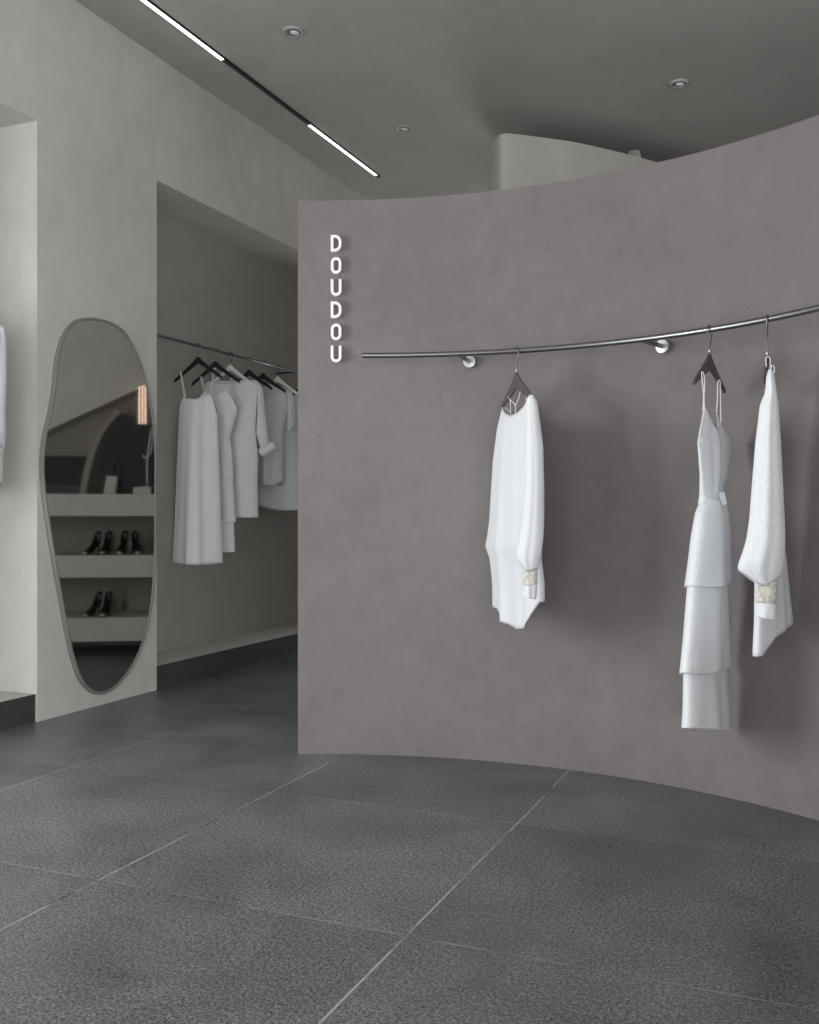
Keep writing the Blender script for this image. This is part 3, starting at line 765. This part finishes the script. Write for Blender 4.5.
# recess wall behind the ledges, and the slanting bulkhead over them
bm = bmesh.new(); a, b = MP(4, 0, .62), MP(196, 0, .62)
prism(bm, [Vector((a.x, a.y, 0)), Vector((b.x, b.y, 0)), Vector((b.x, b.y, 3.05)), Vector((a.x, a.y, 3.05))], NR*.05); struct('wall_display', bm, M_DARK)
bm = bmesh.new()
q = [MP(4, 0, .40, 0), MP(13, 0, .40, 0), MP(13, 446, .40), MP(56, 427, .40), MP(140, 388.5, .40), MP(187, 367, .40), MP(187, 0, .40, 0), MP(196, 0, .40, 0), MP(196, 0, .40, 3.05), MP(4, 0, .40, 3.05)]
prism(bm, q, NR*.21); struct('wall_bulkhead', bm, M_LEFT)
# flat dark board standing in for a box recess left of the nook, black base
bm = bmesh.new(); q = [MP(44, 493.8, .58), MP(88, 493.8, .58), MP(88, 485, .58), MP(44, 485, .58)]; prism(bm, q, NR*.04); struct('trim_3', bm, M_BLACKM)
bm = bmesh.new(); q = [MP(43, 485, .57), MP(89, 485, .57), MP(89, 456, .57), MP(43, 456, .57)]; prism(bm, q, NR*.045); struct('trim_4', bm, M_PLINTH)
# curved dark panel with a lighter rim
def arcpts(o):
    return smooth_path([MP(87-o, 493.8, .30), MP(91-o, 473, .30), MP(98-o, 448, .30), MP(108-o, 428, .30), MP(121.5-o*.6, 413-o*.8, .30)], 6)
pn = empty('arched_screen', MP(110, 0, .3, led[0]), label='dark arched panel standing on the top ledge in the mirror reflection', cat='screen')
E0 = arcpts(0) + [MP(136, 416.5, .30), MP(136, 424, .30), MP(165, 425, .30), MP(165, 493.8, .30)]
bm = bmesh.new(); prism(bm, E0, NR*.05); link('screen_board', bm, M_PLINTH, pn, smooth=False)
a0, a1 = arcpts(6.5), arcpts(.15)
bm = bmesh.new(); prism(bm, a1 + a0[::-1], NR*.06); link('screen_rim', bm, M_DARK, pn, smooth=False)
# warm light tubes
lt = empty('tube_lamp', MP(143, 0, .28, led[0]), label='three upright warm light tubes seen in the mirror', cat='lamp')
for i, x in enumerate((140.6, 143.7, 146.6)):
    bm = bmesh.new(); tube(bm, [MP(x, 425, .27), MP(x, 386.5 - i*.8, .27)], .0052, 12); link('light_tube', bm, M_WARM, lt)
bm = bmesh.new(); q = [MP(138.6, 426.5, .25), MP(148.6, 426.5, .25), MP(148.6, 424, .25), MP(138.6, 424, .25)]; prism(bm, q, NR*.05); link('lamp_base', bm, M_BLACKM, lt, smooth=False)
# white paper bag with handles
bg = empty('paper_bag', MP(112, 0, .2, led[0]), label='pale paper bag with tall handles on the top ledge in the mirror reflection', cat='bag')
bm = bmesh.new(); zb = led[0]
q = [MP(104.5, 0, .18, zb), MP(116.2, 0, .18, zb), MP(118.2, 476.5, .18), MP(108, 475.5, .18)]; prism(bm, q, NR*.08); link('bag_body', bm, M_PAPER, bg, smooth=False)
for o_ in (.185, .25):
    cord('bag_handle', bg, [MP(112, 477, o_), MP(113, 466, o_), MP(116, 460, o_), MP(118.8, 464, o_), MP(119.6, 477, o_)], .004, M_HANG)
bm = bmesh.new(); q = [MP(134.5, 0, .12, zb), MP(152, 0, .12, zb), MP(152, 487, .12), MP(134.5, 487, .12)]; prism(bm, q, NR*.10)
bx = link('gift_box', bm, M_PAPER, None, origin=MP(143, 0, .12, zb), smooth=False); prop(bx, label='low white box on the right end of the top ledge in the mirror', cat='box')
zt_box = MP(143, 487, .12).z
st = empty('jewellery_stand', MP(148, 0, .16, zt_box), label='slim steel display stand on the low white box in the mirror', cat='stand')
bm = bmesh.new(); tube(bm, smooth_path([MP(148.5, 486.8, .16), MP(148.5, 460, .16), MP(151, 440, .16), MP(153.5, 426, .16)], 5), .006, 10); link('stem', bm, M_BRIGHT, st)
bm = bmesh.new(); tube(bm, smooth_path([MP(144, 455, .16), MP(147, 458, .16), MP(152, 452, .16), MP(155, 428, .16)], 5), .005, 10); link('stand_arm', bm, M_BRIGHT, st)
bm = bmesh.new(); lathe(bm, [(.05, 0), (.05, .008), (.02, .012)], MP(148.5, 0, .16, zt_box), (0, 0, 1), 24); link('stand_base', bm, M_BRIGHT, st)

# ---------------------------------------------------------------- high-heeled shoes
def shoe_bms():
    """toe towards -Y, heel at +Y, standing on z = 0"""
    Ls = np.linspace(0, 1, 30)
    def sole(l): return .092*(1 - min(1, l/.66))**1.35*(1 if l < .66 else 0) + .004 + .012*max(0, (l-.82))/.18*.4
    def wid(l): return float(np.interp(l, [0,.1,.35,.65,.8,.92,1], [.016,.026,.024,.039,.036,.022,.006]))
    def rim(l): return float(np.interp(l, [0,.08,.3,.55,.66,.8,1], [.066,.062,.034,.022,.036,.034,.010]))
    up, toe = bmesh.new(), bmesh.new()
    def ringpts(l):
        w, z0, r = wid(l), sole(l), rim(l); y = .105 - .21*l; K = 12; out = []
        closed = max(0, min(1, (l - .60)/.10))
        for k in range(K+1):
            t = k/K; a = PI*(1 + t)                       # left rim -> underside -> right rim
            x = w*math.copysign(abs(math.cos(a))**.7, math.cos(a)); z = z0 + r*(1 - abs(math.sin(a))**.7)
            if closed and (k == 0 or k == K): x *= (1 - closed); z += r*.12*closed
            out.append((x, y, z))
        return out
    for bmm, sel in ((up, [l for l in Ls if l <= .93]), (toe, [l for l in Ls if l >= .925])):
        R = [[bmm.verts.new(p) for p in ringpts(l)] for l in sel]
        for A, B in zip(R, R[1:]):
            for k in range(12): bmm.faces.new((A[k], A[k+1], B[k+1], B[k]))
        if bmm is up: bmm.faces.new(R[0])
        else: bmm.faces.new(R[-1])
        for v in bmm.verts: pass
    heel = bmesh.new(); tube(heel, [(0,.098,.092),(0,.092,.06),(0,.094,.03),(0,.096,0)], [.018,.009,.006,.006], 12)
    return up, toe, heel
def make_shoe(x, yy, off, rot, label):
    p = MP(x, 0, off, led[1] if yy == 1 else led[2])
    base = math.atan2(NR.y, NR.x) - PI/2                  # toe points out of the nook
    e = empty('high_heeled_shoe', p, base + rot, scl=1.12, label=label, cat='shoe', group='black heels on the display ledges')
    return e
spec = [(92.7, 1, .34, 'leftmost black high-heeled shoe on the middle ledge in the mirror'),
        (107, 1, .06, 'second black heel from the left on the middle ledge in the mirror'),
        (123.5, 1, .05, 'third black heel from the left on the middle ledge in the mirror'),
        (137.5, 1, -.26, 'rightmost black high-heeled shoe on the middle ledge in the mirror'),
        (93.6, 2, .34, 'left black high-heeled shoe on the lowest ledge in the mirror'),
        (107, 2, .05, 'right black high-heeled shoe on the lowest ledge in the mirror')]
parts0 = None
for x, yy, rot, lab in spec:
    e = make_shoe(x, yy, .16, rot, lab)
    if parts0 is None:
        u_, t2, hl = shoe_bms()
        a = link('shoe_upper', u_, M_SHOE, e, local=True); m = a.modifiers.new('leather', 'SOLIDIFY'); m.thickness = .0025
        b = link('toe_cap', t2, M_TOE, e, local=True, label='beige toe cap'); m = b.modifiers.new('leather', 'SOLIDIFY'); m.thickness = .003; m.offset = 1
        c = link('heel', hl, M_SHOE, e, local=True)
        parts0 = (a, b, c)
    else:
        for q in parts0:
            c = q.copy(); C.objects.link(c); c.parent = e

# ---------------------------------------------------------------- light
def area(name, loc, rot, sx, sy, power, col=(1, 1, 1)):
    l = bpy.data.lights.new(name, 'AREA'); l.shape = 'RECTANGLE'; l.size = sx; l.size_y = sy; l.energy = power; l.color = col
    o = bpy.data.objects.new(name, l); C.objects.link(o); o.location = loc; o.rotation_euler = rot; return o
# daylight entering by the shop window in the front bay (left) and by the glazed front behind the camera
area('daylight_side_window', (XB - .10, .95, 1.50), (0, -PI/2, 0), 2.2, 1.9, 160, (.98, .99, 1))
area('daylight_shop_front', (1.2, YF + .05, 1.05), (PI/2, 0, 0), 6.0, 1.9, 190, (.98, .99, 1))
area('right_fill_light', (XR - .05, -1.8, .85), (0, PI/2, 0), 1.5, 4.6, 400, (.98, .99, 1))  # added fill, no window in this wall; brightens the left wall and recess
area('back_fill_light', (-2.9, YB - .05, 1.0), (-PI/2, 0, 0), 1.5, 1.8, 60, (.98, .99, 1))  # added fill, no opening here; lifts the dark ceiling and aisle at the back

w = bpy.data.worlds.new('World'); bpy.context.scene.world = w; w.use_nodes = True
w.node_tree.nodes['Background'].inputs['Color'].default_value = (.75, .82, .9, 1)
w.node_tree.nodes['Background'].inputs['Strength'].default_value = .6

# ---------------------------------------------------------------- camera
cam = bpy.data.cameras.new('camera'); co = bpy.data.objects.new('camera', cam); C.objects.link(co)
cam.sensor_fit = 'HORIZONTAL'; cam.sensor_width = 36.0; cam.lens = 36.0*F/819.0
cam.clip_start = .05; cam.clip_end = 100
co.location = (0, 0, H); co.rotation_euler = (PI/2, 0, TH)
sc = bpy.context.scene
sc.camera = co
vs = sc.view_settings
vs.view_transform = 'Standard'; vs.look = 'None'; vs.gamma = 1.0; vs.use_curve_mapping = False
vs.exposure = 0.11
